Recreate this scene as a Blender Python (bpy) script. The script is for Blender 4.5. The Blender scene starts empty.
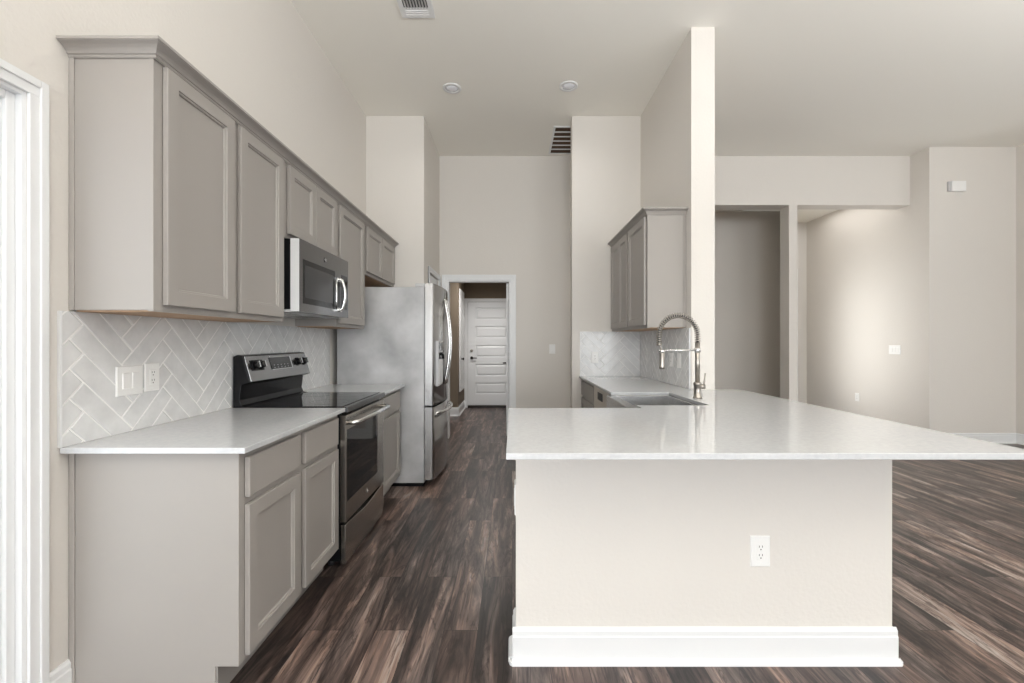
import bpy, bmesh, math, random
from mathutils import Vector, Matrix
PI = math.pi
random.seed(7)
S = bpy.context.scene
COL = S.collection

# ------------------------------------------------------------------ camera, world, light, exposure
EYE = 1.29
cam_data = bpy.data.cameras.new('camera')
cam_data.sensor_width = 36.0
cam_data.lens = 445.0 / 1024.0 * 36.0
cam_data.clip_start = 0.02
cam = bpy.data.objects.new('camera', cam_data)
cam.location = (0, 0, EYE)
cam.rotation_euler = (PI / 2, 0, 0)
COL.objects.link(cam)
S.camera = cam

world = bpy.data.worlds.new('world')
S.world = world
world.use_nodes = True
bg = world.node_tree.nodes['Background']
bg.inputs[0].default_value = (0.93, 0.97, 1.0, 1)
bg.inputs[1].default_value = 0.85

S.view_settings.view_transform = 'Standard'
S.view_settings.look = 'None'
S.view_settings.gamma = 1.0
S.view_settings.use_curve_mapping = False
S.view_settings.exposure = 0.12
S.cycles.max_bounces = 12
S.cycles.diffuse_bounces = 8
S.cycles.glossy_bounces = 6
S.cycles.sample_clamp_indirect = 6.0
S.cycles.caustics_reflective = False
S.cycles.caustics_refractive = False


def area(name, loc, rot, sx, sy, watts, color=(1, 1, 1)):
    d = bpy.data.lights.new(name, 'AREA')
    d.shape = 'RECTANGLE'
    d.size, d.size_y = sx, sy
    d.energy = watts
    d.color = color
    o = bpy.data.objects.new(name, d)
    o.location, o.rotation_euler = loc, rot
    COL.objects.link(o)
    return o


DAY = (0.93, 0.97, 1.0)
WARM = (1.0, 0.985, 0.96)
# daylight through the windows of the wall behind the camera (facing +Y)
area('daylight_back_kitchen', (-0.2, -6.98, 1.55), (PI / 2 + 0.06, 0, 0), 2.6, 2.5, 222, DAY)
area('daylight_back_living', (4.2, -6.98, 1.6), (PI / 2 + 0.06, 0, 0), 3.4, 2.7, 145, DAY)
# added unseen lamps turned up to brighten the ceiling, standing in for bounced flash
area('bounce_fill_kitchen', (0.6, -0.7, 2.25), (PI, 0, 0), 1.6, 1.6, 150, WARM)
area('bounce_fill_living', (4.2, 0.6, 2.25), (PI, 0, 0), 1.6, 1.6, 100, WARM)
# daylight through the glass patio door in the left wall (facing +X)
area('daylight_patio', (-2.3, 0.3, 1.15), (PI / 2 + 0.15, 0, -PI / 2 + 0.25), 1.9, 2.0, 27, DAY)
# daylight through the living room windows in the right wall (facing -X)
area('daylight_right', (6.55, 1.6, 1.7), (PI / 2 + 0.15, 0, PI / 2), 4.0, 2.6, 20, DAY)
# daylight through the glazed front door, set in the slanted side wall of the entry hall
ENT = Vector((0.80, 1.075, 0)).normalized()          # along the slanted wall
ENN = Vector((ENT.y, -ENT.x, 0))                     # its inward normal
EC = Vector((3.80, 6.125, 0)) + ENT * 0.86 + ENN * 0.03
area('daylight_entry', (EC.x, EC.y, 1.30), (PI / 2, 0, math.atan2(ENN.y, ENN.x) + PI / 2), 0.70, 2.05, 20, DAY)


def spot(name, loc, watts):
    d = bpy.data.lights.new(name, 'SPOT')
    d.energy = watts
    d.spot_size = math.radians(150)
    d.spot_blend = 1.0
    d.shadow_soft_size = 0.07
    d.color = (1.0, 0.97, 0.93)
    o = bpy.data.objects.new(name, d)
    o.location = loc
    COL.objects.link(o)


CEIL = 3.76
for lx, ly in ((-0.585, 4.336), (0.546, 4.30)):
    spot('downlight_lamp', (lx, ly, CEIL - 0.03), 13)
spot('hall_fill', (-0.45, 7.3, 2.70), 120)  # added unseen fill that brightens the hall and its end door
area('entry_fill', (4.95, 6.85, 3.40), (0, 0, 0), 0.5, 1.2, 3.5, (1.0, 0.97, 0.93))  # added overhead fill for the entry hall, no fixture there


# ------------------------------------------------------------------ materials
def newmat(name):
    m = bpy.data.materials.new(name)
    m.use_nodes = True
    nt = m.node_tree
    return m, nt, nt.nodes['Principled BSDF']


def N(nt, typ, **kw):
    n = nt.nodes.new(typ)
    for k, v in kw.items():
        setattr(n, k, v)
    return n


def simple(name, col, rough=0.5, metal=0.0, spec=0.5, noise=0.0, nscale=6.0, bump=0.0, bscale=200.0, stretch=(1, 1, 1), coat=0.0):
    m, nt, b = newmat(name)
    b.inputs['Base Color'].default_value = (*col, 1)
    b.inputs['Roughness'].default_value = rough
    b.inputs['Metallic'].default_value = metal
    b.inputs['Specular IOR Level'].default_value = spec
    if coat:
        b.inputs['Coat Weight'].default_value = coat
        b.inputs['Coat Roughness'].default_value = 0.05
    tc = N(nt, 'ShaderNodeNewGeometry')
    mp = N(nt, 'ShaderNodeMapping')
    mp.inputs['Scale'].default_value = stretch
    nt.links.new(tc.outputs['Position'], mp.inputs[0])
    if noise:
        n = N(nt, 'ShaderNodeTexNoise')
        n.inputs['Scale'].default_value = nscale
        n.inputs['Detail'].default_value = 5
        nt.links.new(mp.outputs[0], n.inputs['Vector'])
        mix = N(nt, 'ShaderNodeMix', data_type='RGBA')
        mix.inputs[6].default_value = (*[c * (1 - noise) for c in col], 1)
        mix.inputs[7].default_value = (*[min(1, c * (1 + noise)) for c in col], 1)
        nt.links.new(n.outputs['Fac'], mix.inputs[0])
        nt.links.new(mix.outputs[2], b.inputs['Base Color'])
    if bump:
        n2 = N(nt, 'ShaderNodeTexNoise')
        n2.inputs['Scale'].default_value = bscale
        n2.inputs['Detail'].default_value = 3
        nt.links.new(mp.outputs[0], n2.inputs['Vector'])
        bp = N(nt, 'ShaderNodeBump')
        bp.inputs['Strength'].default_value = bump
        bp.inputs['Distance'].default_value = 0.002
        nt.links.new(n2.outputs['Fac'], bp.inputs['Height'])
        nt.links.new(bp.outputs[0], b.inputs['Normal'])
    return m


M = {}
M['wall'] = simple('wall_paint', (0.715, 0.686, 0.648), 0.7, spec=0.25, bump=0.6, bscale=60)
M['ceil'] = simple('ceiling_paint', (0.90, 0.885, 0.835), 0.8, spec=0.2, bump=0.2, bscale=75)
M['white'] = simple('white_trim', (0.79, 0.80, 0.81), 0.35)
M['vinyl'] = simple('white_vinyl', (0.80, 0.81, 0.82), 0.3)
M['plate'] = simple('white_plastic', (0.86, 0.86, 0.85), 0.3)
M['cab'] = simple('cabinet_paint', (0.365, 0.342, 0.320), 0.42, spec=0.3)
M['toe'] = simple('toe_kick_board', (0.30, 0.28, 0.26), 0.6)
M['ply'] = simple('raw_plywood', (0.45, 0.30, 0.19), 0.7, noise=0.15, nscale=8, stretch=(8, 1, 1))
M['steel'] = simple('stainless_steel', (0.46, 0.455, 0.45), 0.22, 1.0, noise=0.04, nscale=30, stretch=(1, 0.05, 1))
M['steel_dark'] = simple('slate_steel', (0.205, 0.205, 0.21), 0.20, 1.0, noise=0.04, nscale=30, stretch=(1, 0.05, 1))
M['steel_warm'] = simple('oven_steel', (0.47, 0.44, 0.40), 0.24, 1.0, noise=0.04, nscale=30, stretch=(1, 0.05, 1))
M['steel_lit_edge'] = simple('lit_satin_steel', (0.85, 0.85, 0.85), 0.5, 1.0)  # lighter copy of the microwave steel, window light put into its colour
M['sink'] = simple('sink_steel', (0.64, 0.64, 0.64), 0.24, 1.0, noise=0.06, nscale=25, stretch=(1, 0.1, 1))
M['steel_bright'] = simple('bright_steel', (0.76, 0.76, 0.75), 0.24, 1.0)
M['nickel'] = simple('brushed_nickel', (0.40, 0.37, 0.335), 0.28, 1.0)
M['chrome'] = simple('chrome', (0.85, 0.85, 0.85), 0.08, 1.0)
M['fridge_side'] = simple('grey_painted_steel', (0.47, 0.47, 0.475), 0.38, 0.25, noise=0.7, nscale=3.0)
M['black'] = simple('black_enamel', (0.008, 0.008, 0.009), 0.22, spec=0.2)
M['rail'] = simple('dark_steel_rail', (0.13, 0.13, 0.135), 0.25, 0.9)
M['console'] = simple('console_steel', (0.33, 0.33, 0.33), 0.24, 1.0)
M['glass'] = simple('black_glass', (0.010, 0.010, 0.011), 0.04, spec=0.35)
M['dark'] = simple('dark_plastic', (0.03, 0.03, 0.032), 0.4)
M['mwglass'] = simple('smoked_glass', (0.02, 0.02, 0.021), 0.14, spec=0.15)
M['greyp'] = simple('grey_plastic', (0.55, 0.55, 0.56), 0.35)
M['bronze'] = simple('dark_bronze', (0.035, 0.03, 0.028), 0.35, 0.8)
M['slot'] = simple('outlet_slot', (0.05, 0.05, 0.05), 0.6)
M['filter'] = simple('brown_filter', (0.085, 0.050, 0.028), 0.9, noise=0.3, nscale=120)
M['lens'] = simple('frosted_lens', (0.82, 0.84, 0.90), 0.25)
M['grout'] = simple('grout', (0.86, 0.86, 0.85), 0.8)
M['display'] = simple('display_glass', (0.03, 0.032, 0.034), 0.12)


def quartz():
    m, nt, b = newmat('white_quartz')
    g = N(nt, 'ShaderNodeNewGeometry')
    n = N(nt, 'ShaderNodeTexNoise')
    n.inputs['Scale'].default_value = 55
    n.inputs['Detail'].default_value = 8
    n.inputs['Roughness'].default_value = 0.65
    nt.links.new(g.outputs['Position'], n.inputs['Vector'])
    r = N(nt, 'ShaderNodeValToRGB')
    r.color_ramp.elements[0].position = 0.3
    r.color_ramp.elements[0].color = (0.54, 0.553, 0.570, 1)
    r.color_ramp.elements[1].position = 0.65
    r.color_ramp.elements[1].color = (0.60, 0.613, 0.630, 1)
    nt.links.new(n.outputs['Fac'], r.inputs[0])
    nt.links.new(r.outputs[0], b.inputs['Base Color'])
    b.inputs['Roughness'].default_value = 0.06
    return m


M['quartz'] = quartz()


def tile_mat():
    m, nt, b = newmat('glazed_tile')
    g = N(nt, 'ShaderNodeNewGeometry')
    n = N(nt, 'ShaderNodeTexNoise')
    n.inputs['Scale'].default_value = 14
    n.inputs['Detail'].default_value = 4
    nt.links.new(g.outputs['Position'], n.inputs['Vector'])
    r = N(nt, 'ShaderNodeValToRGB')
    r.color_ramp.elements[0].position = 0.3
    r.color_ramp.elements[0].color = (0.66, 0.665, 0.67, 1)
    r.color_ramp.elements[1].position = 0.7
    r.color_ramp.elements[1].color = (0.76, 0.765, 0.77, 1)
    nt.links.new(n.outputs['Fac'], r.inputs[0])
    nt.links.new(r.outputs[0], b.inputs['Base Color'])
    b.inputs['Roughness'].default_value = 0.14
    bp = N(nt, 'ShaderNodeBump')
    bp.inputs['Strength'].default_value = 0.6
    bp.inputs['Distance'].default_value = 0.004
    nt.links.new(n.outputs['Fac'], bp.inputs['Height'])
    nt.links.new(bp.outputs[0], b.inputs['Normal'])
    return m


M['tile'] = tile_mat()


def plank_mat():
    m, nt, b = newmat('vinyl_plank_floor')
    L = nt.links.new
    g = N(nt, 'ShaderNodeNewGeometry')
    sp = N(nt, 'ShaderNodeSeparateXYZ')
    L(g.outputs['Position'], sp.inputs[0])
    cb = N(nt, 'ShaderNodeCombineXYZ')
    L(sp.outputs['Y'], cb.inputs['X'])
    L(sp.outputs['X'], cb.inputs['Y'])
    br = N(nt, 'ShaderNodeTexBrick')
    br.offset = 0.37
    br.offset_frequency = 2
    br.squash = 1.0
    br.inputs['Color1'].default_value = (0, 0, 0, 1)
    br.inputs['Color2'].default_value = (1, 1, 1, 1)
    br.inputs['Mortar'].default_value = (0.5, 0.5, 0.5, 1)
    br.inputs['Scale'].default_value = 1.0
    br.inputs['Mortar Size'].default_value = 0.0012
    br.inputs['Mortar Smooth'].default_value = 0.0
    br.inputs['Bias'].default_value = 0.0
    br.inputs['Brick Width'].default_value = 1.22
    br.inputs['Row Height'].default_value = 0.152
    L(cb.outputs[0], br.inputs['Vector'])
    # per plank shift of the grain
    wn = N(nt, 'ShaderNodeTexWhiteNoise', noise_dimensions='1D')
    L(br.outputs['Color'], wn.inputs['W'])
    sc = N(nt, 'ShaderNodeVectorMath', operation='SCALE')
    sc.inputs['Scale'].default_value = 40.0
    L(wn.outputs['Color'], sc.inputs[0])
    mp = N(nt, 'ShaderNodeMapping')
    mp.inputs['Scale'].default_value = (10.0, 1.15, 1.0)
    L(g.outputs['Position'], mp.inputs[0])
    ad = N(nt, 'ShaderNodeVectorMath', operation='ADD')
    L(mp.outputs[0], ad.inputs[0])
    L(sc.outputs[0], ad.inputs[1])
    n1 = N(nt, 'ShaderNodeTexNoise')
    n1.inputs['Scale'].default_value = 1.0
    n1.inputs['Detail'].default_value = 8
    n1.inputs['Roughness'].default_value = 0.66
    n1.inputs['Distortion'].default_value = 1.1
    L(ad.outputs[0], n1.inputs['Vector'])
    mp2 = N(nt, 'ShaderNodeMapping')
    mp2.inputs['Scale'].default_value = (60.0, 5.0, 1.0)
    L(g.outputs['Position'], mp2.inputs[0])
    ad2 = N(nt, 'ShaderNodeVectorMath', operation='ADD')
    L(mp2.outputs[0], ad2.inputs[0])
    L(sc.outputs[0], ad2.inputs[1])
    n2 = N(nt, 'ShaderNodeTexNoise')
    n2.inputs['Scale'].default_value = 1.0
    n2.inputs['Detail'].default_value = 4
    L(ad2.outputs[0], n2.inputs['Vector'])
    # tone = streaks + fine grain + plank offset
    m1 = N(nt, 'ShaderNodeMath', operation='MULTIPLY_ADD')
    L(n2.outputs['Fac'], m1.inputs[0])
    m1.inputs[1].default_value = 0.16
    L(n1.outputs['Fac'], m1.inputs[2])
    m2 = N(nt, 'ShaderNodeMath', operation='MULTIPLY_ADD')
    L(wn.outputs['Value'], m2.inputs[0])
    m2.inputs[1].default_value = 0.11
    L(m1.outputs[0], m2.inputs[2])
    m3 = N(nt, 'ShaderNodeMath', operation='MULTIPLY_ADD')       # contrast about the mean (0.655)
    L(m2.outputs[0], m3.inputs[0])
    m3.inputs[1].default_value = 1.5
    m3.inputs[2].default_value = 0.485 - 0.655 * 1.5
    r = N(nt, 'ShaderNodeValToRGB')
    cr = r.color_ramp
    cr.elements[0].position = 0.27
    cr.elements[0].color = (0.030, 0.022, 0.020, 1)
    cr.elements[1].position = 0.76
    cr.elements[1].color = (0.40, 0.33, 0.29, 1)
    for p, c in ((0.38, (0.072, 0.048, 0.041)), (0.48, (0.120, 0.081, 0.069)), (0.56, (0.178, 0.125, 0.107)), (0.64, (0.285, 0.185, 0.143))):
        e = cr.elements.new(p)
        e.color = (*c, 1)
    L(m3.outputs[0], r.inputs[0])
    # cool grey wash on some streaks
    n3 = N(nt, 'ShaderNodeTexNoise')
    n3.inputs['Scale'].default_value = 0.6
    n3.inputs['Detail'].default_value = 3
    L(ad.outputs[0], n3.inputs['Vector'])
    r3 = N(nt, 'ShaderNodeValToRGB')
    r3.color_ramp.elements[0].position = 0.45
    r3.color_ramp.elements[1].position = 0.65
    L(n3.outputs['Fac'], r3.inputs[0])
    hs = N(nt, 'ShaderNodeHueSaturation')
    hs.inputs['Saturation'].default_value = 0.7
    hs.inputs['Value'].default_value = 1.05
    L(r.outputs[0], hs.inputs['Color'])
    mx = N(nt, 'ShaderNodeMix', data_type='RGBA')
    L(r3.outputs[0], mx.inputs[0])
    L(r.outputs[0], mx.inputs[6])
    L(hs.outputs[0], mx.inputs[7])
    # thin wavy dark veins of the printed grain
    mp4 = N(nt, 'ShaderNodeMapping')
    mp4.inputs['Scale'].default_value = (17.0, 1.7, 1.0)
    L(g.outputs['Position'], mp4.inputs[0])
    ad4 = N(nt, 'ShaderNodeVectorMath', operation='ADD')
    L(mp4.outputs[0], ad4.inputs[0])
    L(sc.outputs[0], ad4.inputs[1])
    n4 = N(nt, 'ShaderNodeTexNoise')
    n4.inputs['Scale'].default_value = 1.0
    n4.inputs['Detail'].default_value = 6
    n4.inputs['Roughness'].default_value = 0.6
    n4.inputs['Distortion'].default_value = 1.4
    L(ad4.outputs[0], n4.inputs['Vector'])
    a4 = N(nt, 'ShaderNodeMath', operation='SUBTRACT')
    L(n4.outputs['Fac'], a4.inputs[0])
    a4.inputs[1].default_value = 0.5
    b4 = N(nt, 'ShaderNodeMath', operation='ABSOLUTE')
    L(a4.outputs[0], b4.inputs[0])
    r4 = N(nt, 'ShaderNodeValToRGB')
    r4.color_ramp.elements[0].position = 0.0
    r4.color_ramp.elements[0].color = (0.42, 0.40, 0.40, 1)
    r4.color_ramp.elements[1].position = 0.045
    r4.color_ramp.elements[1].color = (1, 1, 1, 1)
    L(b4.outputs[0], r4.inputs[0])
    mv = N(nt, 'ShaderNodeMix', data_type='RGBA', blend_type='MULTIPLY')
    mv.inputs[0].default_value = 1.0
    L(mx.outputs[2], mv.inputs[6])
    L(r4.outputs[0], mv.inputs[7])
    mo = N(nt, 'ShaderNodeMix', data_type='RGBA')
    L(br.outputs['Fac'], mo.inputs[0])
    L(mv.outputs[2], mo.inputs[6])
    mo.inputs[7].default_value = (0.02, 0.016, 0.015, 1)
    L(mo.outputs[2], b.inputs['Base Color'])
    b.inputs['Roughness'].default_value = 0.36
    bp = N(nt, 'ShaderNodeBump')
    bp.inputs['Strength'].default_value = 0.15
    bp.inputs['Distance'].default_value = 0.002
    L(m1.outputs[0], bp.inputs['Height'])
    L(bp.outputs[0], b.inputs['Normal'])
    return m


M['floor'] = plank_mat()


# ------------------------------------------------------------------ builders
class MB:
    """Collects shapes in world coordinates; build() links them as ONE mesh object."""

    def __init__(self):
        self.bm = bmesh.new()

    def box(self, x0, x1, y0, y1, z0, z1):
        vs = [self.bm.verts.new(p) for p in ((x0, y0, z0), (x1, y0, z0), (x1, y1, z0), (x0, y1, z0), (x0, y0, z1), (x1, y0, z1), (x1, y1, z1), (x0, y1, z1))]
        for f in ((3, 2, 1, 0), (4, 5, 6, 7), (0, 1, 5, 4), (1, 2, 6, 5), (2, 3, 7, 6), (3, 0, 4, 7)):
            self.bm.faces.new([vs[i] for i in f])
        return self

    def prism(self, pts, vec, smooth=False):
        """polygon of 3D points extruded by vec"""
        v = Vector(vec)
        a = [self.bm.verts.new(p) for p in pts]
        b = [self.bm.verts.new(Vector(p) + v) for p in pts]
        n = len(pts)
        fs = [self.bm.faces.new(a), self.bm.faces.new(b[::-1])]
        for i in range(n):
            f = self.bm.faces.new((a[i], b[i], b[(i + 1) % n], a[(i + 1) % n]))
            f.smooth = smooth
        bmesh.ops.recalc_face_normals(self.bm, faces=list({f for v_ in a + b for f in v_.link_faces}))
        return self

    def loops(self, rings, cap0=True, cap1=True, smooth=False, closed_path=False):
        rv = [[self.bm.verts.new(p) for p in r] for r in rings]
        n = len(rv[0])
        new = []
        pairs = list(zip(rv[:-1], rv[1:]))
        if closed_path:
            pairs.append((rv[-1], rv[0]))
        for r0, r1 in pairs:
            for i in range(n):
                f = self.bm.faces.new((r0[i], r0[(i + 1) % n], r1[(i + 1) % n], r1[i]))
                f.smooth = smooth
                new.append(f)
        if cap0 and not closed_path:
            new.append(self.bm.faces.new(rv[0][::-1]))
        if cap1 and not closed_path:
            new.append(self.bm.faces.new(rv[-1]))
        bmesh.ops.recalc_face_normals(self.bm, faces=new)
        return self

    def tube(self, path, r, seg=12, closed=False, flat=1.0, flat_dir=None):
        path = [Vector(p) for p in path]
        n = len(path)
        rs = r if isinstance(r, (list, tuple)) else [r] * n
        rings = []
        u = None
        for i, p in enumerate(path):
            if closed:
                t = (path[(i + 1) % n] - path[i - 1]).normalized()
            else:
                t = (path[min(i + 1, n - 1)] - path[max(i - 1, 0)]).normalized()
            if u is None:
                ref = Vector(flat_dir) if flat_dir else (Vector((0, 0, 1)) if abs(t.z) < 0.9 else Vector((0, 1, 0)))
                u = (ref - t * ref.dot(t)).normalized()
            else:
                u = (u - t * u.dot(t)).normalized()
            w = t.cross(u)
            rings.append([p + (u * math.cos(a) + w * math.sin(a) * flat) * rs[i] for a in (2 * PI * k / seg for k in range(seg))])
        return self.loops(rings, smooth=True, closed_path=closed)

    def cyl(self, p0, p1, r, seg=24, r1=None):
        p0, p1 = Vector(p0), Vector(p1)
        t = (p1 - p0).normalized()
        ref = Vector((0, 0, 1)) if abs(t.z) < 0.9 else Vector((1, 0, 0))
        u = (ref - t * ref.dot(t)).normalized()
        w = t.cross(u)
        ring = lambda p, rr: [p + (u * math.cos(a) + w * math.sin(a)) * rr for a in (2 * PI * k / seg for k in range(seg))]
        n0 = len(self.bm.faces)
        self.loops([ring(p0, r), ring(p1, r if r1 is None else r1)])
        self.bm.faces.ensure_lookup_table()
        for f in self.bm.faces[n0:]:
            f.smooth = len(f.verts) == 4
        return self

    def lathe(self, profile, center, axis='Z', seg=32):
        """profile: (radius, along axis) from center"""
        c = Vector(center)
        ax = {'Z': Vector((0, 0, 1)), 'X': Vector((1, 0, 0)), 'Y': Vector((0, 1, 0))}[axis]
        u = Vector((1, 0, 0)) if axis != 'X' else Vector((0, 1, 0))
        w = ax.cross(u)
        rings = [[c + ax * h + (u * math.cos(a) + w * math.sin(a)) * max(r, 1e-4) for a in (2 * PI * k / seg for k in range(seg))] for r, h in profile]
        return self.loops(rings, smooth=True)

    def panel(self, o, U, V, W, w, h, steps):
        """rectangular front: o corner, unit axes U (width) V (height) W (outward); steps = (inset, out)"""
        o, U, V, W = Vector(o), Vector(U), Vector(V), Vector(W)
        rings = []
        for ins, out in steps:
            rings.append([o + U * a + V * b_ + W * out for a, b_ in ((ins, ins), (w - ins, ins), (w - ins, h - ins), (ins, h - ins))])
        return self.loops(rings)

    def build(self, name, mat, parent=None, bevel=0.0, origin=None, segs=2):
        me = bpy.data.meshes.new(name)
        off = Vector((0, 0, 0))
        if parent is not None:
            p = parent
            while p is not None:
                off += p.location
                p = p.parent
        else:
            if origin is None:
                xs = [v.co for v in self.bm.verts]
                origin = Vector(((min(v.x for v in xs) + max(v.x for v in xs)) / 2, (min(v.y for v in xs) + max(v.y for v in xs)) / 2, min(v.z for v in xs)))
            off = Vector(origin)
        bmesh.ops.translate(self.bm, verts=self.bm.verts, vec=-off)
        self.bm.to_mesh(me)
        self.bm.free()
        me.materials.append(mat if not isinstance(mat, str) else M[mat])
        o = bpy.data.objects.new(name, me)
        if parent is not None:
            o.parent = parent
        else:
            o.location = off
        COL.objects.link(o)
        if bevel:
            bv = o.modifiers.new('bevel', 'BEVEL')
            bv.width = bevel
            bv.segments = segs
            bv.limit_method = 'ANGLE'
            bv.angle_limit = math.radians(40)
        return o


def thing(name, label, cat, loc, group=None):
    o = bpy.data.objects.new(name, None)
    o.empty_display_size = 0.1
    o.location = loc
    COL.objects.link(o)
    return tag(o, label, cat, group)


def tag(o, label, cat, group=None):
    o['label'] = label
    o['category'] = cat
    if group:
        o['group'] = group
    return o


def struct(o):
    o['kind'] = 'structure'
    return o


def sroot(name, loc):
    o = bpy.data.objects.new(name, None)
    o.location = loc
    COL.objects.link(o)
    return struct(o)


X, Y, Z = (1, 0, 0), (0, 1, 0), (0, 0, 1)
NX, NY = (-1, 0, 0), (0, -1, 0)
ST = 0.055
T = 0.021
DOOR = [(0.006, -0.0004), (0.006, 0.003), (0, 0.003), (0, T - 0.002), (0.002, T), (ST, T), (ST + 0.002, T - 0.005), (ST + 0.008, T - 0.006), (ST + 0.011, T - 0.013)]
SLAB = [(0.006, -0.0004), (0.006, 0.003), (0, 0.003), (0, T - 0.003), (0.003, T)]


def door_y(x, y0, y1, z0, z1, parent, name='door', out=1):
    """cabinet door in the plane X = x, facing +X (out=1) or -X"""
    return MB().panel((x, y0, z0), Y, Z, (out, 0, 0), y1 - y0, z1 - z0, DOOR).build(name, 'cab', parent)


def slab_y(x, y0, y1, z0, z1, parent, name='drawer', out=1):
    return MB().panel((x, y0, z0), Y, Z, (out, 0, 0), y1 - y0, z1 - z0, SLAB).build(name, 'cab', parent)


# ------------------------------------------------------------------ room shell
WL, WR = -1.60, 6.40            # left wall face, living room right wall face
YB, YF = -7.0, 5.925            # back wall face, far wall face
WT = 0.12
struct(MB().box(WL - 0.3, WR + 0.3, YB - 0.3, 9.1, -0.10, 0.0).build('floor', 'floor'))
struct(MB().box(WL - WT, WR + WT, YB - WT, YF + 0.14, CEIL, CEIL + 0.1).build('ceiling', 'ceil'))

# left wall with the patio door opening
PY0, PY1, PZ = -0.42, 1.466, 2.11
b = MB()
b.box(WL - WT, WL, YB - WT, PY0, 0, CEIL)
b.box(WL - WT, WL, PY1, 6.05, 0, CEIL)
b.box(WL - WT, WL, PY0, PY1, PZ, CEIL)
struct(b.build('wall_left', 'wall'))
# back wall (behind the camera) with its two windows
b = MB()
b.box(WL, -1.5, YB - WT, YB, 0, CEIL)
b.box(1.1, 2.5, YB - WT, YB, 0, CEIL)
b.box(5.9, WR, YB - WT, YB, 0, CEIL)
for a0, a1, z0, z1 in ((-1.5, 1.1, 0.3, 2.8), (2.5, 5.9, 0.25, 2.95)):
    b.box(a0, a1, YB - WT, YB, 0, z0)
    b.box(a0, a1, YB - WT, YB, z1, CEIL)
struct(b.build('wall_back', 'wall'))
# right wall of the living room, window from z 0.4 to 3.08
b = MB()
b.box(WR, WR + WT, YB - WT, -0.4, 0, CEIL)
b.box(WR, WR + WT, 3.6, 5.52, 3.08, CEIL)
b.box(WR, WR + WT, 5.52, 5.65 + WT, 0, CEIL)
b.box(WR, WR + WT, -0.4, 3.6, 0, 0.4)
b.box(WR, WR + WT, -0.4, 3.6, 3.0, CEIL)
b.box(WR + 0.05, WR + WT, 3.6, 5.52, 0, 3.08)
struct(b.build('wall_right', 'wall'))
# white window frames of the living room window and the two windows behind the camera
b = MB()
for y0, y1 in ((-0.4, -0.34), (1.57, 1.63), (3.54, 3.6)):
    b.box(WR + 0.01, WR + 0.07, y0, y1, 0.4, 3.0)
for y0, y1 in ((-0.34, 1.57), (1.63, 3.54)):
    b.box(WR + 0.01, WR + 0.07, y0, y1, 0.4, 0.46)
    b.box(WR + 0.01, WR + 0.07, y0, y1, 2.94, 3.0)
struct(b.build('window_1', 'vinyl'))
for nm, a0, a1, z0, z1 in (('window_2', -1.5, 1.1, 0.3, 2.8), ('window_3', 2.5, 5.9, 0.25, 2.95)):
    b = MB()
    am = (a0 + a1) / 2
    for x0, x1 in ((a0, a0 + 0.06), (am - 0.03, am + 0.03), (a1 - 0.06, a1)):
        b.box(x0, x1, YB - 0.08, YB - 0.02, z0, z1)
    for x0, x1 in ((a0 + 0.06, am - 0.03), (am + 0.03, a1 - 0.06)):
        b.box(x0, x1, YB - 0.08, YB - 0.02, z0, z0 + 0.06)
        b.box(x0, x1, YB - 0.08, YB - 0.02, z1 - 0.06, z1)
    struct(b.build(nm, 'vinyl'))
# wall facing the camera at the right, and the entry hall side wall running back from it
b = MB()
b.box(5.30, WR, 5.65, 5.65 + WT, 0, CEIL)
b.box(5.30, 5.30 + WT, 5.65 + WT, 8.1, 0, CEIL)
struct(b.build('entry_wall', 'wall'))
# far wall: kitchen part with the hall doorway, living part with header, post and two openings
DX0, DX1, DZ = -0.860, -0.020, 2.105
b = MB()
b.box(-1.72, DX0, YF, YF + WT, 0, CEIL)
b.box(DX0, DX1, YF, YF + WT, DZ, CEIL)
b.box(DX1, 2.45, YF, YF + WT, 0, CEIL)
b.box(2.45, 5.30, YF, YF + 0.2, 3.107, CEIL)
b.box(3.69, 3.80, YF, YF + 0.2, 0, 3.107)
struct(b.build('wall_far', 'wall'))
# pantry block left of the doorway: front at 4.88, side face at -0.965 with the pantry door
PX = -0.965
b = MB()
b.box(WL, PX, 4.88, 4.98, 0, CEIL)
b.box(PX - 0.1, PX, 4.98, 5.17, 0, CEIL)
b.box(PX - 0.1, PX, 5.84, YF, 0, CEIL)
b.box(PX - 0.1, PX, 5.17, 5.84, 2.10, CEIL)
struct(b.build('pantry_wall', 'wall'))
# full-height wall between kitchen and living room, ending in the white column, with its return
KX = 1.41
b = MB()
b.box(KX, KX + 0.185, 3.50, 5.0, 0, CEIL)
b.box(0.658, KX, 4.88, 5.0, 0, CEIL)
struct(b.build('kitchen_wall', 'wall'))
# passage behind the left opening; slanted wall with the front door; entry hall behind the right opening
b = MB()
b.box(2.2, 4.60, 7.2, 7.3, 0, 3.4)
b.box(2.2, 2.3, YF + 0.2, 7.2, 0, 3.4)
b.prism([(3.70, 6.125, 0), (3.80, 6.125, 0), (4.60, 7.2, 0), (4.48, 7.2, 0)], (0, 0, 3.4))
b.box(4.48, 4.60, 7.3, 8.1, 0, 3.4)
struct(b.build('passage_wall', 'wall'))
b = MB()
b.box(4.60, 5.30, 8.0, 8.1, 0, 3.43)
struct(b.build('foyer_wall', 'wall'))
b = MB()
b.box(2.2, 5.30, YF + 0.2, 8.1, 3.43, 3.53)
b.box(2.2, 3.70, YF + 0.2, 7.2, 3.39, 3.43)
struct(b.build('entry_ceiling', 'ceil'))
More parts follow.
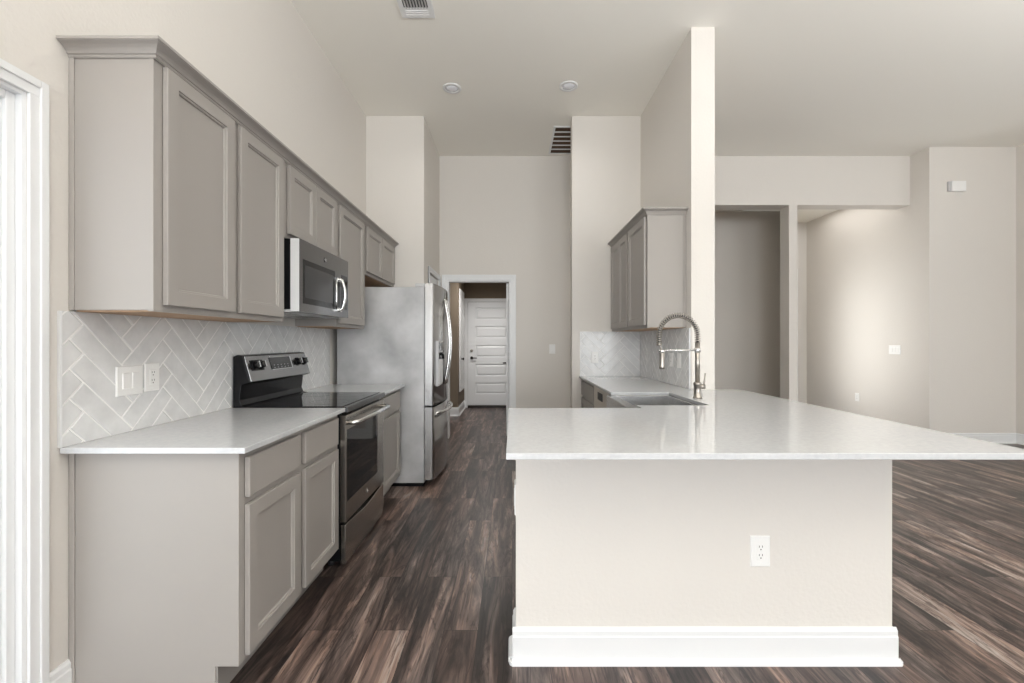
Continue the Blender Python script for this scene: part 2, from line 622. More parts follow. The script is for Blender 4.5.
# utility hall behind the doorway
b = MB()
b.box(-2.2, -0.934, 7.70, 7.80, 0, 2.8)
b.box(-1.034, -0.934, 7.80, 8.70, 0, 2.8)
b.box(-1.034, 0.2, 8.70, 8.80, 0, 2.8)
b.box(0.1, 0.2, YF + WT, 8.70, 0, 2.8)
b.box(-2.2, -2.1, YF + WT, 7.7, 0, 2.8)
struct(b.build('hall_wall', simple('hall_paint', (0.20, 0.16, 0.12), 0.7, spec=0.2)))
struct(MB().box(-2.2, 0.2, YF + WT, 8.8, 2.8, 2.9).build('ceiling_hall', 'ceil'))

# peninsula half wall (front leg and the leg under the right overhang)
IX0, IX1, IY = 0.016, 1.534, 1.796
b = MB()
b.box(IX0, IX1, IY, IY + 0.13, 0, 0.892)
b.box(IX1 - 0.146, IX1, IY + 0.13, 3.487, 0, 0.892)
struct(b.build('peninsula_wall', 'wall'))


# ------------------------------------------------------------------ baseboards and casings
def base_run(b, p0, p1, n, h=0.145, t=0.014, shoe=True):
    """baseboard along p0->p1 in plan, n = outward unit normal"""
    p0, p1, n = Vector((*p0, 0)), Vector((*p1, 0)), Vector((*n, 0))
    prof = [(0, 0), (t, 0), (t, h - 0.035), (t - 0.003, h - 0.03), (t - 0.003, h - 0.012), (t - 0.008, h - 0.004), (t - 0.009, h), (0, h)]
    b.prism([p0 + n * a + Vector((0, 0, z)) for a, z in prof], p1 - p0)
    if shoe:
        q = [(t, 0), (t + 0.017, 0), (t + 0.016, 0.008), (t + 0.011, 0.015), (t + 0.004, 0.019), (t, 0.02)]
        b.prism([p0 + n * a + Vector((0, 0, z)) for a, z in q], p1 - p0)


b = MB()
e = 0.014
base_run(b, (IX0 - e, IY), (IX1 + e, IY), (0, -1), 0.139)
base_run(b, (IX0, IY), (IX0, IY + 0.13), (-1, 0), 0.139)
base_run(b, (IX1, IY), (IX1, 3.487), (1, 0), 0.139)
# mitred shoe corners
for sx, xx in ((-1, IX0 - e), (1, IX1 + e)):
    b.prism([(xx, IY - e, 0), (xx + sx * 0.017, IY, 0), (xx + sx * 0.010, IY - e - 0.010, 0), (xx, IY - e - 0.017, 0)], (0, 0, 0.014))
struct(b.build('peninsula_baseboard', 'white'))
b = MB()
base_run(b, (WL, 1.525), (WL, 1.607), (1, 0), 0.145)
struct(b.build('baseboard_left', 'white'))
b = MB()
base_run(b, (5.30, 5.65), (WR, 5.65), (0, -1), 0.13)
base_run(b, (5.30, 5.66), (5.30, 7.99), (-1, 0), 0.13)
base_run(b, (WR, 5.64), (WR, 5.52), (-1, 0), 0.13)
struct(b.build('baseboard_right', 'white'))
b = MB()
base_run(b, (0.03, YF), (2.45, YF), (0, -1), 0.13)
base_run(b, (PX, 4.88), (PX, 5.11), (1, 0), 0.13)
struct(b.build('baseboard_far', 'white'))
b = MB()
base_run(b, (-2.1, 7.70), (-0.934, 7.70), (0, -1), 0.15)
base_run(b, (-0.934, 7.70), (-0.934, 8.69), (1, 0), 0.15)
struct(b.build('hall_baseboard', 'white'))


def casing(b, plane, c, sgn, a0, a1, ztop, w=0.06, t=0.018):
    """door casing in plane 'X' or 'Y' = c, protruding sgn; opening a0..a1 wide, ztop high; two stepped layers"""
    def bx(u0, u1, z0, z1, th):
        lo, hi = sorted((c, c + sgn * th))
        if plane == 'X':
            b.box(lo, hi, u0, u1, z0, z1)
        else:
            b.box(u0, u1, lo, hi, z0, z1)
    k = w * 0.45
    for s0, s1 in ((a0 - w, a0), (a1, a1 + w)):
        bx(s0, s1, 0, ztop, t * 0.65)
    bx(a0 - w, a1 + w, ztop, ztop + w, t * 0.65)
    bx(a0 - w, a0 - w + k, 0, ztop + w, t)
    bx(a1 + w - k, a1 + w, 0, ztop + w, t)
    bx(a0 - w + k, a1 + w - k, ztop + w - k, ztop + w, t)


# patio door: casing, jamb and white frame (only the far jamb shows)
d = sroot('door_1', (WL, PY1, 0))
b = MB()
casing(b, 'X', WL, 1, PY0, PY1, PZ, 0.057)
b.build('casing', 'white', d, 0.002)


def ring_yz(b, x0, x1, y0, y1, z0, z1, w, wt=None, wb=None):
    """rectangular frame in the plane of the left wall: members of width w (head wt, bottom wb, 0 = none)"""
    wt = w if wt is None else wt
    wb = 0.0 if wb is None else wb
    b.box(x0, x1, y0, y0 + w, z0, z1)
    b.box(x0, x1, y1 - w, y1, z0, z1)
    b.box(x0, x1, y0 + w, y1 - w, z1 - wt, z1)
    if wb:
        b.box(x0, x1, y0 + w, y1 - w, z0, z0 + wb)


b = MB()
ring_yz(b, WL - WT, WL - 0.001, PY0, PY1, 0, PZ, 0.012)
b.build('jamb', 'white', d)
b = MB()
ring_yz(b, WL - 0.105, WL - 0.022, PY0 + 0.0125, PY1 - 0.0125, 0, PZ - 0.0125, 0.028)
b.build('frame', 'vinyl', d, 0.003)
b = MB()
ring_yz(b, WL - 0.100, WL - 0.034, PY0 + 0.041, PY1 - 0.041, 0, PZ - 0.041, 0.016, None, 0.02)
b.build('track', 'vinyl', d, 0.002)
ym = (PY0 + PY1) / 2
for y0, y1, x0 in ((PY0 + 0.0575, ym + 0.03, WL - 0.062), (ym - 0.03, PY1 - 0.0575, WL - 0.095)):
    b = MB()
    ring_yz(b, x0, x0 + 0.028, y0, y1, 0.021, PZ - 0.0575, 0.075, 0.075, 0.10)
    b.build('sash', 'vinyl', d, 0.003)


def lever(b, base, out, along, L=0.11):
    """lever handle: rose disc, neck and lever"""
    p, o, a = Vector(base), Vector(out), Vector(along)
    b.cyl(p, p + o * 0.012, 0.03, 20)
    b.cyl(p + o * 0.012, p + o * 0.05, 0.011, 12)
    b.tube([p + o * 0.05, p + o * 0.052 + a * L * 0.5, p + o * 0.048 + a * L], [0.011, 0.010, 0.008], 10)


# doorway to the hall, its leaf standing open
d = sroot('door_2', ((DX0 + DX1) / 2, YF, 0))
b = MB()
casing(b, 'Y', YF, -1, DX0, DX1, DZ, 0.072)
b.build('casing', 'white', d, 0.002)
b = MB()
b.box(DX0, DX0 + 0.018, YF, YF + WT, 0, DZ)
b.box(DX1 - 0.018, DX1, YF, YF + WT, 0, DZ)
b.box(DX0 + 0.018, DX1 - 0.018, YF, YF + WT, DZ - 0.018, DZ)
b.build('jamb', 'white', d)
LX0, LX1 = -0.078, -0.043
MB().box(DX0 + 0.018, DX0 + 0.0195, YF + 0.04, YF + 0.075, 0.93, 1.0).build('strike_plate', 'bronze', d)
lf = MB().box(LX0, LX1, YF + 0.125, YF + 0.885, 0.012, DZ - 0.022).build('door_leaf', 'white', d, 0.002)
b = MB()
lever(b, (LX0, YF + 0.82, 0.965), NX, (0, -1, 0))
b.build('lever_handle', 'bronze', lf)
for hz in (0.25, 1.05, 1.85):
    MB().cyl((LX1 + 0.006, YF + 0.127, hz), (LX1 + 0.006, YF + 0.127, hz + 0.09), 0.007, 10).build('hinge', 'nickel', lf)

# five-panel door at the end of the hall
d = sroot('door_3', (-0.41, 8.70, 0))
HX0, HX1 = -0.86, 0.05
b = MB()
b.box(HX0 - 0.07, HX0 - 0.005, 8.68, 8.70, 0, 2.13)
b.box(HX1 + 0.005, 0.1, 8.68, 8.70, 0, 2.13)
b.box(HX0 - 0.005, HX1 + 0.005, 8.68, 8.70, 2.065, 2.13)
b.build('casing', 'white', d, 0.002)
b = MB()
y0, DP = 8.665, 0.022
b.box(HX0, HX1, y0 + DP, 8.70, 0.05, 2.06)
b.box(HX0, HX0 + 0.15, y0, y0 + DP, 0.05, 2.06)
b.box(HX1 - 0.15, HX1, y0, y0 + DP, 0.05, 2.06)
pz = [(0.27, 0.49), (0.62, 0.85), (0.985, 1.215), (1.36, 1.585), (1.72, 1.95)]
edge = [0.05] + [v for p in pz for v in p] + [2.06]
for i in range(0, len(edge), 2):
    b.box(HX0 + 0.15, HX1 - 0.15, y0, y0 + DP, edge[i], edge[i + 1])
for p0, p1 in pz:
    b.panel((HX0 + 0.15, y0 + DP, p0), X, Z, NY, HX1 - HX0 - 0.30, p1 - p0, [(0.012, 0), (0.04, 0.013), (0.048, 0.014)])
lf = b.build('door_leaf', 'white', d, 0.002)
b = MB()
lever(b, (HX0 + 0.075, y0, 0.97), NY, X)
b.build('lever_handle', 'bronze', lf)
MB().lathe([(0.028, 0), (0.028, -0.012), (0.02, -0.018), (0.0, -0.018)], (HX0 + 0.075, y0, 1.11), 'Y', 20).build('deadbolt', 'nickel', lf)
MB().box(HX0, HX1, 8.64, 8.70, 0, 0.04).build('threshold', 'bronze', d)

# pantry door in the side face of the left block
d = sroot('door_4', (PX, 5.5, 0))
b = MB()
casing(b, 'X', PX, 1, 5.17, 5.84, 2.10, 0.06)
b.build('casing', 'white', d, 0.002)
b = MB()
b.panel((PX - 0.045, 5.175, 0.012), Y, Z, X, 0.66, 2.08, [(0, 0), (0, 0.03), (0.11, 0.03), (0.12, 0.02), (0.14, 0.02)])
lf = b.build('door_leaf', 'white', d)
b = MB()
lever(b, (PX - 0.015, 5.24, 0.97), X, Y)
b.build('lever_handle', 'bronze', lf)

# front door of the entry hall, in the slanted wall: casing and glazed leaf
E0 = Vector((3.80, 6.125, 0)) + ENT * 0.40 + ENN * 0.001
d = sroot('door_5', tuple(E0))


def ebox(b, u0, u1, z0, z1, d0, d1):
    b.loops([[E0 + ENT * u + ENN * dd_ + Vector((0, 0, z)) for u, z in ((u0, z0), (u1, z0), (u1, z1), (u0, z1))] for dd_ in (d0, d1)])


b = MB()
ebox(b, 0, 0.06, 0, 2.46, 0, 0.02)
ebox(b, 0.86, 0.92, 0, 2.46, 0, 0.02)
ebox(b, 0.06, 0.86, 2.39, 2.46, 0, 0.02)
b.build('casing', 'white', d, 0.003)
b = MB()
ebox(b, 0.062, 0.11, 0.01, 2.385, 0, 0.014)
ebox(b, 0.81, 0.858, 0.01, 2.385, 0, 0.014)
ebox(b, 0.11, 0.81, 0.01, 0.24, 0, 0.014)
ebox(b, 0.11, 0.81, 2.34, 2.385, 0, 0.014)
b.build('door_leaf', 'white', d)

# ------------------------------------------------------------------ left run: base cabinets
GAP = 0.0015
FX = -0.988                       # face frame plane of the base cabinets
CT = 0.893                        # underside of the counter


def base_left(label, y0, y1, splits, end=False):
    t = thing('base_cabinet', label, 'cabinet', ((WL + FX) / 2, (y0 + y1) / 2, 0), 'base cabinets along the left wall')
    b = MB()
    # carcass with toe recess
    b.prism([(WL + GAP, y0, 0), (FX - 0.085, y0, 0), (FX - 0.085, y0, 0.114), (FX, y0, 0.114), (FX, y0, CT - GAP), (WL + GAP, y0, CT - GAP)], (0, y1 - y0, 0))
    b.build('carcass', 'cab', t, 0.0015)
    MB().box(FX - 0.0845, FX - 0.078, y0 + 0.004, y1 - 0.004, 0.001, 0.112).build('toe_kick', 'toe', t)
    if end:
        MB().box(WL + GAP, WL + 0.022, y0 - 0.006, y0, 0, CT - GAP).build('scribe_strip', 'cab', t, 0.001)
    for a0, a1 in splits:
        slab_y(FX + 0.0005, a0, a1, 0.717, 0.864, t)
        door_y(FX + 0.0005, a0, a1, 0.134, 0.690, t)
    return t


base_left('greige base cabinet with two drawers and two doors, below the light switches', 1.609, 2.519, ((1.640, 2.036), (2.086, 2.482)), True)
base_left('narrow greige base cabinet with one drawer, between the range and refrigerator', 3.285, 3.890, ((3.325, 3.850),))

CX = -0.943


def counter_left(label, y0, y1):
    o = MB().box(WL + GAP, CX, y0, y1, CT, 0.9145).build('countertop', 'quartz', None, 0.002)
    tag(o, label, 'countertop', 'quartz countertops')


counter_left('white quartz countertop below the light switches, between patio door and range', 1.571, 2.521)
counter_left('short white quartz countertop between the range and the refrigerator', 3.284, 3.915)

# ------------------------------------------------------------------ herringbone tile
TW, TL = 0.0762, 0.3048


def herringbone(name, label, place, rect, ox, oz, thick=0.009, group=None):
    """tiles in local (s, z) plane clipped to rect=(s0,s1,z0,z1); place(s, z, d) -> world point at depth d"""
    s0, s1, z0, z1 = rect
    n = 4
    r2 = math.sqrt(0.5)
    bm = bmesh.new()
    g = 0.0027
    rnd = random.Random(3)
    K = 60
    for c in range(-K, K):
        for r in range(-K, K):
            m = (c - r) % (2 * n)
            if m == 0:
                q = (c, c + n, r, r + 1)
            elif m == 2 * n - 1:
                q = (c, c + 1, r, r + n)
            else:
                continue
            p0, p1, q0, q1 = (v * TW for v in q)
            p0, p1, q0, q1 = p0 + g, p1 - g, q0 + g, q1 - g
            corners = [(p0, q0), (p1, q0), (p1, q1), (p0, q1)]
            sz = [(ox + (p - qq) * r2, oz - (p + qq) * r2) for p, qq in corners]
            if max(s for s, _ in sz) < s0 or min(s for s, _ in sz) > s1 or max(z for _, z in sz) < z0 or min(z for _, z in sz) > z1:
                continue
            cx = sum(s for s, _ in sz) / 4
            cz = sum(z for _, z in sz) / 4
            ts, tz = rnd.uniform(-0.006, 0.006), rnd.uniform(-0.008, 0.008)
            rim = [(s, z, thick * 0.55) for s, z in sz]
            top = []
            for s, z in sz:
                ds, dz = s - cx, z - cz
                L = math.hypot(ds, dz)
                k = 0.0045 / L
                s2, z2 = s - ds * k, z - dz * k
                top.append((s2, z2, thick - 0.0012 + (s2 - cx) * ts + (z2 - cz) * tz))
            low = [(s, z, thick * 0.2) for s, z in sz]
            L3 = [[bm.verts.new(v) for v in ring] for ring in (low, rim, top)]
            for a, b_ in zip(L3[:-1], L3[1:]):
                for i in range(4):
                    bm.faces.new((a[i], a[(i + 1) % 4], b_[(i + 1) % 4], b_[i]))
            bm.faces.new(L3[2])
    # clip to the rectangle (in s, z)
    for co, no in (((s0, 0, 0), (-1, 0, 0)), ((s1, 0, 0), (1, 0, 0)), ((0, z0, 0), (0, -1, 0)), ((0, z1, 0), (0, 1, 0))):
        geom = bm.verts[:] + bm.edges[:] + bm.faces[:]
        bmesh.ops.bisect_plane(bm, geom=geom, plane_co=co, plane_no=no, clear_outer=True)
    for v in bm.verts:
        v.co = place(v.co.x, v.co.y, v.co.z)
    bmesh.ops.recalc_face_normals(bm, faces=bm.faces)
    mb = MB()
    mb.bm.free()
    mb.bm = bm
    c0, c1 = place(s0, z0, 0), place(s1, z1, 0)
    mid = [(a + b_) / 2 for a, b_ in zip(c0, c1)]
    t = thing(name, label, 'backsplash', (mid[0], mid[1], z0), group)
    mb.build('tile_field', 'tile', t)
    gb = MB()
    d1 = thick * 0.62
    pts = [place(s0, z0, 0.0004), place(s1, z0, 0.0004), place(s1, z1, 0.0004), place(s0, z1, 0.0004)]
    e1 = Vector(place(s0, z0, d1)) - Vector(place(s0, z0, 0.0004))
    gb.prism(pts, e1)
    gb.build('grout', 'grout', t)
    return t


Z0T = 0.9155
t = herringbone('tile_backsplash', 'white herringbone tile backsplash behind the light switches and the range', lambda s, z, d_: (WL + 0.0005 + d_, s, z), (1.572, 3.89, Z0T, 1.3985), 1.654, 1.463, group='herringbone backsplashes')
MB().box(WL + 0.0005, WL + 0.0115, 1.565, 1.572, Z0T, 1.3985).build('edge_trim', 'white', t)
t = herringbone('tile_backsplash', 'white herringbone tile backsplash on the wall beside the sink', lambda s, z, d_: (KX - 0.0005 - d_, s, z), (3.52, 4.8795, Z0T, 1.3985), 3.6, 1.46, group='herringbone backsplashes')
MB().box(KX - 0.0115, KX - 0.0005, 3.512, 3.52, Z0T, 1.3985).build('edge_trim', 'white', t)
t = herringbone('tile_backsplash', 'small bright herringbone backsplash on the narrow end wall beyond the dishwasher', lambda s, z, d_: (s, 4.8795 - d_, z), (0.752, 1.3995, Z0T, 1.3985), 0.8, 1.46, group='herringbone backsplashes')
MB().box(0.745, 0.752, 4.8685, 4.8795, Z0T, 1.3985).build('edge_trim', 'white', t)

# ------------------------------------------------------------------ left run: upper cabinets
UX = -1.296
UZ0, UZ1 = 1.400, 2.318
MZ = 1.884


def upper_left(label, y0, y1, z0, doors, end=False):
    t = thing('wall_cabinet', label, 'cabinet', ((WL + UX) / 2, (y0 + y1) / 2, z0), 'wall cabinets along the left wall')
    MB().box(WL + GAP, UX, y0, y1, z0 + 0.004, UZ1).build('carcass', 'cab', t, 0.0015)
    MB().box(WL + 0.01, UX - 0.02, y0 + 0.016, y1 - 0.016, z0 - 0.001, z0 + 0.004).build('underside', 'ply', t)
    b = MB()
    b.box(UX - 0.02, UX, y0, y1, z0, z0 + 0.004)
    b.build('bottom_rail', 'cab', t)
    if end:
        b = MB()
        b.box(WL + GAP, WL + 0.020, y0 - 0.005, y0, z0 + 0.004, UZ1)
        b.box(UX - 0.020, UX, y0 - 0.0015, y0, z0 + 0.004, UZ1)
        b.build('scribe_strip', 'cab', t, 0.001)
    for a0, a1 in doors:
        door_y(UX + 0.0005, a0, a1, z0 + 0.025, UZ1 - 0.012, t)


upper_left('tall two-door greige wall cabinet on the patio door side of the microwave', 1.609, 2.519, UZ0, ((1.648, 2.050), (2.094, 2.490)), True)
upper_left('short two-door greige wall cabinet above the microwave', 2.521, 3.279, MZ, ((2.556, 2.898), (2.904, 3.246)))
upper_left('single-door tall greige wall cabinet between the microwave and refrigerator', 3.281, 3.889, UZ0, ((3.312, 3.852),))
upper_left('short two-door greige wall cabinet above the refrigerator', 3.891, 4.876, MZ, ((3.928, 4.382), (4.390, 4.846)))

CROWN = [(0.0, 0.0), (0.005, 0.0), (0.008, 0.004), (0.008, 0.010), (0.013, 0.012), (0.016, 0.019), (0.022, 0.026), (0.031, 0.032), (0.040, 0.036), (0.044, 0.037), (0.045, 0.040), (0.049, 0.040), (0.049, 0.051), (0.0, 0.051)]


def crown(name, label, xw, xf, y0, y1, z, out):
    """crown moulding mitred round the near end: along the front xf and the near end y0 back to wall xw"""
    b = MB()
    rings = []
    rings.append([Vector((xw, y0 - a, z + h)) for a, h in CROWN])
    rings.append([Vector((xf + out * a, y0 - a, z + h)) for a, h in CROWN])
    rings.append([Vector((xf + out * a, y1, z + h)) for a, h in CROWN])
    b.loops(rings)
    o = b.build(name, 'cab', None)
    tag(o, label, 'moulding', 'crown mouldings')


crown('crown_moulding', 'long greige crown moulding running over the microwave and refrigerator cabinets', WL + GAP, UX + 0.007, 1.609, 4.876, UZ1 + 0.0005 - 0.006, 1)

# ------------------------------------------------------------------ right run: upper cabinets
RUX = 1.096
RY0, RY1 = 3.60, 4.876


def upper_right(label, y0, y1, doors, end=False):
    t = thing('wall_cabinet', label, 'cabinet', ((KX + RUX) / 2, (y0 + y1) / 2, UZ0), 'wall cabinets beside the sink')
    MB().box(RUX, KX - GAP, y0, y1, UZ0 + 0.004, UZ1).build('carcass', 'cab', t, 0.0015)
    MB().box(RUX + 0.02, KX - 0.016, y0 + 0.016, y1 - 0.016, UZ0 - 0.001, UZ0 + 0.004).build('underside', 'ply', t)
    MB().box(RUX, RUX + 0.02, y0, y1, UZ0, UZ0 + 0.004).build('bottom_rail', 'cab', t)
    if end:
        MB().box(KX - 0.020, KX - GAP, y0 - 0.005, y0, UZ0 + 0.004, UZ1).build('scribe_strip', 'cab', t, 0.001)
    for a0, a1 in doors:
        door_y(RUX - 0.0005, a0, a1, UZ0 + 0.025, UZ1 - 0.012, t, out=-1)


upper_right('single-door greige wall cabinet behind the faucet arch, its wide plain end panel showing', RY0, 4.159, ((3.628, 4.130),), True)
upper_right('narrow two-door greige wall cabinet in the corner beyond the sink', 4.161, RY1, ((4.180, 4.494), (4.502, 4.846)))
crown('crown_moulding', 'short greige crown moulding on top of the wall cabinets beside the sink', KX - GAP, RUX, RY0, RY1, UZ1 + 0.0005 - 0.006, -1)


# ------------------------------------------------------------------ badge used on the appliances
def badge(parent, center, out, r):
    """round metal badge: disc, rim and curled script strokes"""
    c, o = Vector(center), Vector(out)
    u = Vector((0, 1, 0))
    v = Vector((0, 0, 1))
    b = MB()
    seg = 24
    ring = lambda rr, d_: [c + o * d_ + (u * math.cos(2 * PI * k / seg) + v * math.sin(2 * PI * k / seg)) * rr for k in range(seg)]
    b.loops([ring(r, 0.0), ring(r, 0.002), ring(r * 0.9, 0.0028), ring(r * 0.82, 0.0018)])
    bd = b.build('badge', 'rail', parent)
    b = MB()
    P = lambda x, y: c + o * 0.0026 + u * x * r + v * y * r
    b.tube([P(-0.05 - 0.28 + 0.26 * math.cos(a), 0.1 + 0.3 * math.sin(a)) for a in [0.6 + k * 0.45 for k in range(13)]] + [P(-0.10, -0.35), P(-0.35, -0.5), P(-0.5, -0.35)], r * 0.06, 6)
    b.tube([P(0.12, 0.02), P(0.38, 0.1), P(0.5, 0.3), P(0.3, 0.42), P(0.14, 0.2), P(0.15, -0.15), P(0.35, -0.32), P(0.58, -0.15)], r * 0.06, 6)
    b.tube([P(0.72 * math.cos(a), 0.72 * math.sin(a)) for a in [2 * PI * k / 20 for k in range(20)]], r * 0.035, 6, closed=True)
    b.build('monogram', 'chrome', bd)


# ------------------------------------------------------------------ range
RY, RE = 2.526, 3.278
RF = -0.945
t = thing('range', 'freestanding stainless range with black glass cooktop and rear control console', 'range', (-1.27, (RY + RE) / 2, 0))
b = MB()
b.box(WL + 0.016, RF - 0.032, RY, RE, 0.04, 0.893)
b.build('body', 'black', t, 0.002)
for yy in (RY + 0.05, RE - 0.05):
    for xx in (WL + 0.08, RF - 0.10):
        MB().cyl((xx, yy, 0), (xx, yy, 0.04), 0.018, 12).build('foot', 'dark', t)
b = MB()
b.box(WL + 0.095, RF + 0.004, RY, RE, 0.894, 0.916)
b.build('cooktop_frame', 'black', t, 0.004)
ck = MB().box(WL + 0.105, RF - 0.026, RY + 0.014, RE - 0.014, 0.9162, 0.9195).build('cooktop', 'glass', t, 0.001)
ringm = simple('burner_print', (0.06, 0.06, 0.062), 0.15)
for bx_, by_, br_ in ((-1.12, RY + 0.21, 0.115), (-1.12, RE - 0.20, 0.095), (-1.36, RY + 0.19, 0.08), (-1.36, RE - 0.19, 0.10)):
    b = MB()
    sg = 40
    rg = lambda rr, z: [Vector((bx_ + rr * math.cos(2 * PI * k / sg), by_ + rr * math.sin(2 * PI * k / sg), z)) for k in range(sg)]
    b.loops([rg(br_ - 0.002, 0.9196), rg(br_ - 0.002, 0.91975), rg(br_, 0.91975), rg(br_, 0.9196)], False, False)
    b.build('burner_ring', ringm, ck)
MB().box(RF - 0.020, RF + 0.010, RY + 0.002, RE - 0.002, 0.884, 0.9165).build('front_rail', 'rail', t, 0.004)
# oven door
dz0, dz1 = 0.262, 0.868
od = MB()
WYA, WYB, WZA, WZB = RY + 0.022, RE - 0.150, 0.372, 0.785
od.box(RF - 0.030, RF, RY + 0.004, WYA, dz0, dz1)
od.box(RF - 0.030, RF, WYB, RE - 0.004, dz0, dz1)
od.box(RF - 0.030, RF, WYA, WYB, dz0, WZA)
od.box(RF - 0.030, RF, WYA, WYB, WZB, dz1)
od = od.build('oven_door', 'steel_warm', t, 0.0)
MB().box(RF - 0.028, RF - 0.0015, WYA, WYB, WZA, WZB).build('window', 'glass', od)
b = MB()
hx, hz = RF + 0.05, 0.822
b.tube([(RF, RY + 0.05, hz), (hx - 0.015, RY + 0.05, hz), (hx, RY + 0.065, hz), (hx + 0.006, (RY + RE) / 2, hz), (hx, RE - 0.065, hz), (hx - 0.015, RE - 0.05, hz), (RF, RE - 0.05, hz)], 0.0145, 14)
b.build('oven_handle', 'steel_bright', od)
badge(od, (RF, (RY + RE) / 2, 0.318), X, 0.016)
# storage drawer with the scooped top edge
b = MB()
pts = [(RF - 0.03, RY + 0.004, 0.022), (RF - 0.03, RE - 0.004, 0.022)]
nn = 16
for k in range(nn + 1):
    f = k / nn
    pts.append((RF - 0.03, RE - 0.004 - f * (RE - RY - 0.008), 0.246 - 0.020 * math.sin(PI * f) ** 2))
b.prism(pts, (0.028, 0, 0))
b.build('storage_drawer', 'steel_warm', t, 0.003)
# console: black housing profile along Y, steel face, knobs, display
b = MB()
prof = [(-1.584, 0.905), (-1.584, 1.205), (-1.560, 1.214), (-1.532, 1.210), (-1.488, 1.056), (-1.538, 1.040), (-1.548, 0.955), (-1.535, 0.925), (-1.505, 0.918), (-1.505, 0.905)]
b.prism([(x, RY, z) for x, z in prof], (0, RE - RY, 0))
cs = b.build('console', 'black', t, 0.003)
# sloped face frame: s along Y, f along the slope
A, B_ = Vector((-1.532, 0, 1.210)), Vector((-1.488, 0, 1.056))
sl = (A - B_).normalized()
nr = Vector((sl.z, 0, -sl.x)).normalized()


def face(y, f, d_=0.0):
    p = B_ + (A - B_) * f + nr * d_
    return Vector((p.x, y, p.z))


def plate(b, y0, y1, f0, f1, d0, d1):
    b.loops([[face(y0, f0, d_), face(y1, f0, d_), face(y1, f1, d_), face(y0, f1, d_)] for d_ in (d0, d1)])


b = MB()
plate(b, RY + 0.012, RE - 0.004, 0.02, 0.965, 0.0, 0.004)
b.build('face_plate', 'console', cs, 0.002)
b = MB()
plate(b, RY + 0.262, RY + 0.520, 0.36, 0.88, 0.004, 0.0065)
b.build('display_bezel', 'chrome', cs, 0.001)
b = MB()
plate(b, RY + 0.257, RY + 0.505, 0.38, 0.86, 0.0065, 0.009)
dp = b.build('display', 'display', cs, 0.001)
for k in range(5):
    for j in range(2):
        yy = RY + 0.285 + k * 0.042
        b = MB()
        plate(b, yy, yy + 0.008, 0.43 + 0.1 * j, 0.45 + 0.1 * j, 0.009, 0.0094)
        b.build('key_mark', 'greyp', dp)
b = MB()
plate(b, RY + 0.045, RY + 0.175, 0.40, 0.80, 0.004, 0.006)
b.build('knob_plate', 'black', cs, 0.001)
for yy in (RY + 0.08, RY + 0.142, RE - 0.150, RE - 0.062):
    b = MB()
    p = face(yy, 0.60, 0.005)
    b.cyl(p, p + nr * 0.008, 0.029, 24, 0.027)
    b.cyl(p + nr * 0.008, p + nr * 0.028, 0.022, 24, 0.019)
    kb = b.build('knob', 'black', cs)
    b = MB()
    q = p + nr * 0.0285
    b.loops([[q + Vector((0, -0.004, 0)) - sl * 0.018 + nr * d_, q + Vector((0, 0.004, 0)) - sl * 0.018 + nr * d_, q + Vector((0, 0.004, 0)) + sl * 0.018 + nr * d_, q + Vector((0, -0.004, 0)) + sl * 0.018 + nr * d_] for d_ in (0, 0.008)])
    b.build('knob_grip', 'chrome', kb)

# ------------------------------------------------------------------ microwave
MF = -1.205
m0, m1, mz0, mz1 = 2.527, 3.274, 1.462, 1.876
t = thing('microwave', 'stainless over-the-range microwave with curved handle, hung above the range', 'microwave', ((WL + MF) / 2, (m0 + m1) / 2, mz0))
MB().box(WL + 0.004, MF - 0.055, m0, m1, mz0 + 0.012, mz1).build('body', 'black', t, 0.002)
b = MB()
b.box(WL + 0.02, MF - 0.055, m0 + 0.004, m1 - 0.004, mz0 - 0.004, mz0 + 0.012)
vent = b.build('underside', 'greyp', t, 0.002)
for k in range(2):
    yy = m0 + 0.09 + k * 0.36
    MB().box(WL + 0.10, WL + 0.26, yy, yy + 0.22, mz0 - 0.006, mz0 - 0.004).build('grease_filter', 'steel', vent)
DY = m0 + 0.60      # end of the door, start of the control strip
WA, WB, Wa, Wb = m0 + 0.035, DY - 0.100, 1.510, 1.766
b = MB()
b.box(MF - 0.053, MF, m0, WA, mz0, mz1)
b.box(MF - 0.053, MF, WA, DY, mz0, Wa)
b.box(MF - 0.053, MF, WA, DY, Wb, mz1)
b.box(MF - 0.053, MF, WB, DY, Wa, Wb)
md = b.build('door', 'steel_dark', t)
MB().box(MF - 0.05, MF - 0.0012, WA, WB, Wa, Wb).build('door_window', 'mwglass', md)
MB().box(MF - 0.05, MF - 0.0006, WA + 0.03, WB - 0.03, Wa + 0.035, Wb - 0.03).build('window_screen', simple('window_mesh', (0.06, 0.06, 0.062), 0.16, spec=0.15), md)
MB().box(MF - 0.01, MF + 0.0015, WB + 0.012, DY - 0.002, 1.525, 1.70).build('handle_recess', 'glass', md, 0.001)
b = MB()
hy = DY - 0.048
hp = [(MF + 0.004, hy, 1.502), (MF + 0.018, hy, 1.508)]
for k in range(9):
    f = k / 8
    hp.append((MF + 0.030 + 0.020 * math.sin(PI * f), hy, 1.515 + f * 0.196))
hp += [(MF + 0.018, hy, 1.718), (MF + 0.004, hy, 1.724)]
b.tube(hp, 0.0105, 12)
b.box(MF + 0.0005, MF + 0.012, DY - 0.094, DY - 0.004, 1.496, 1.523)
b.box(MF + 0.0005, MF + 0.012, DY - 0.094, DY - 0.004, 1.702, 1.727)
b.tube([(MF + 0.006, DY - 0.090, 1.51), (MF + 0.010, DY - 0.098, 1.56), (MF + 0.012, DY - 0.101, 1.612), (MF + 0.010, DY - 0.098, 1.665), (MF + 0.006, DY - 0.090, 1.715)], 0.006, 10)  # thinner bow: the bar's reflection in the door, modelled as a tube
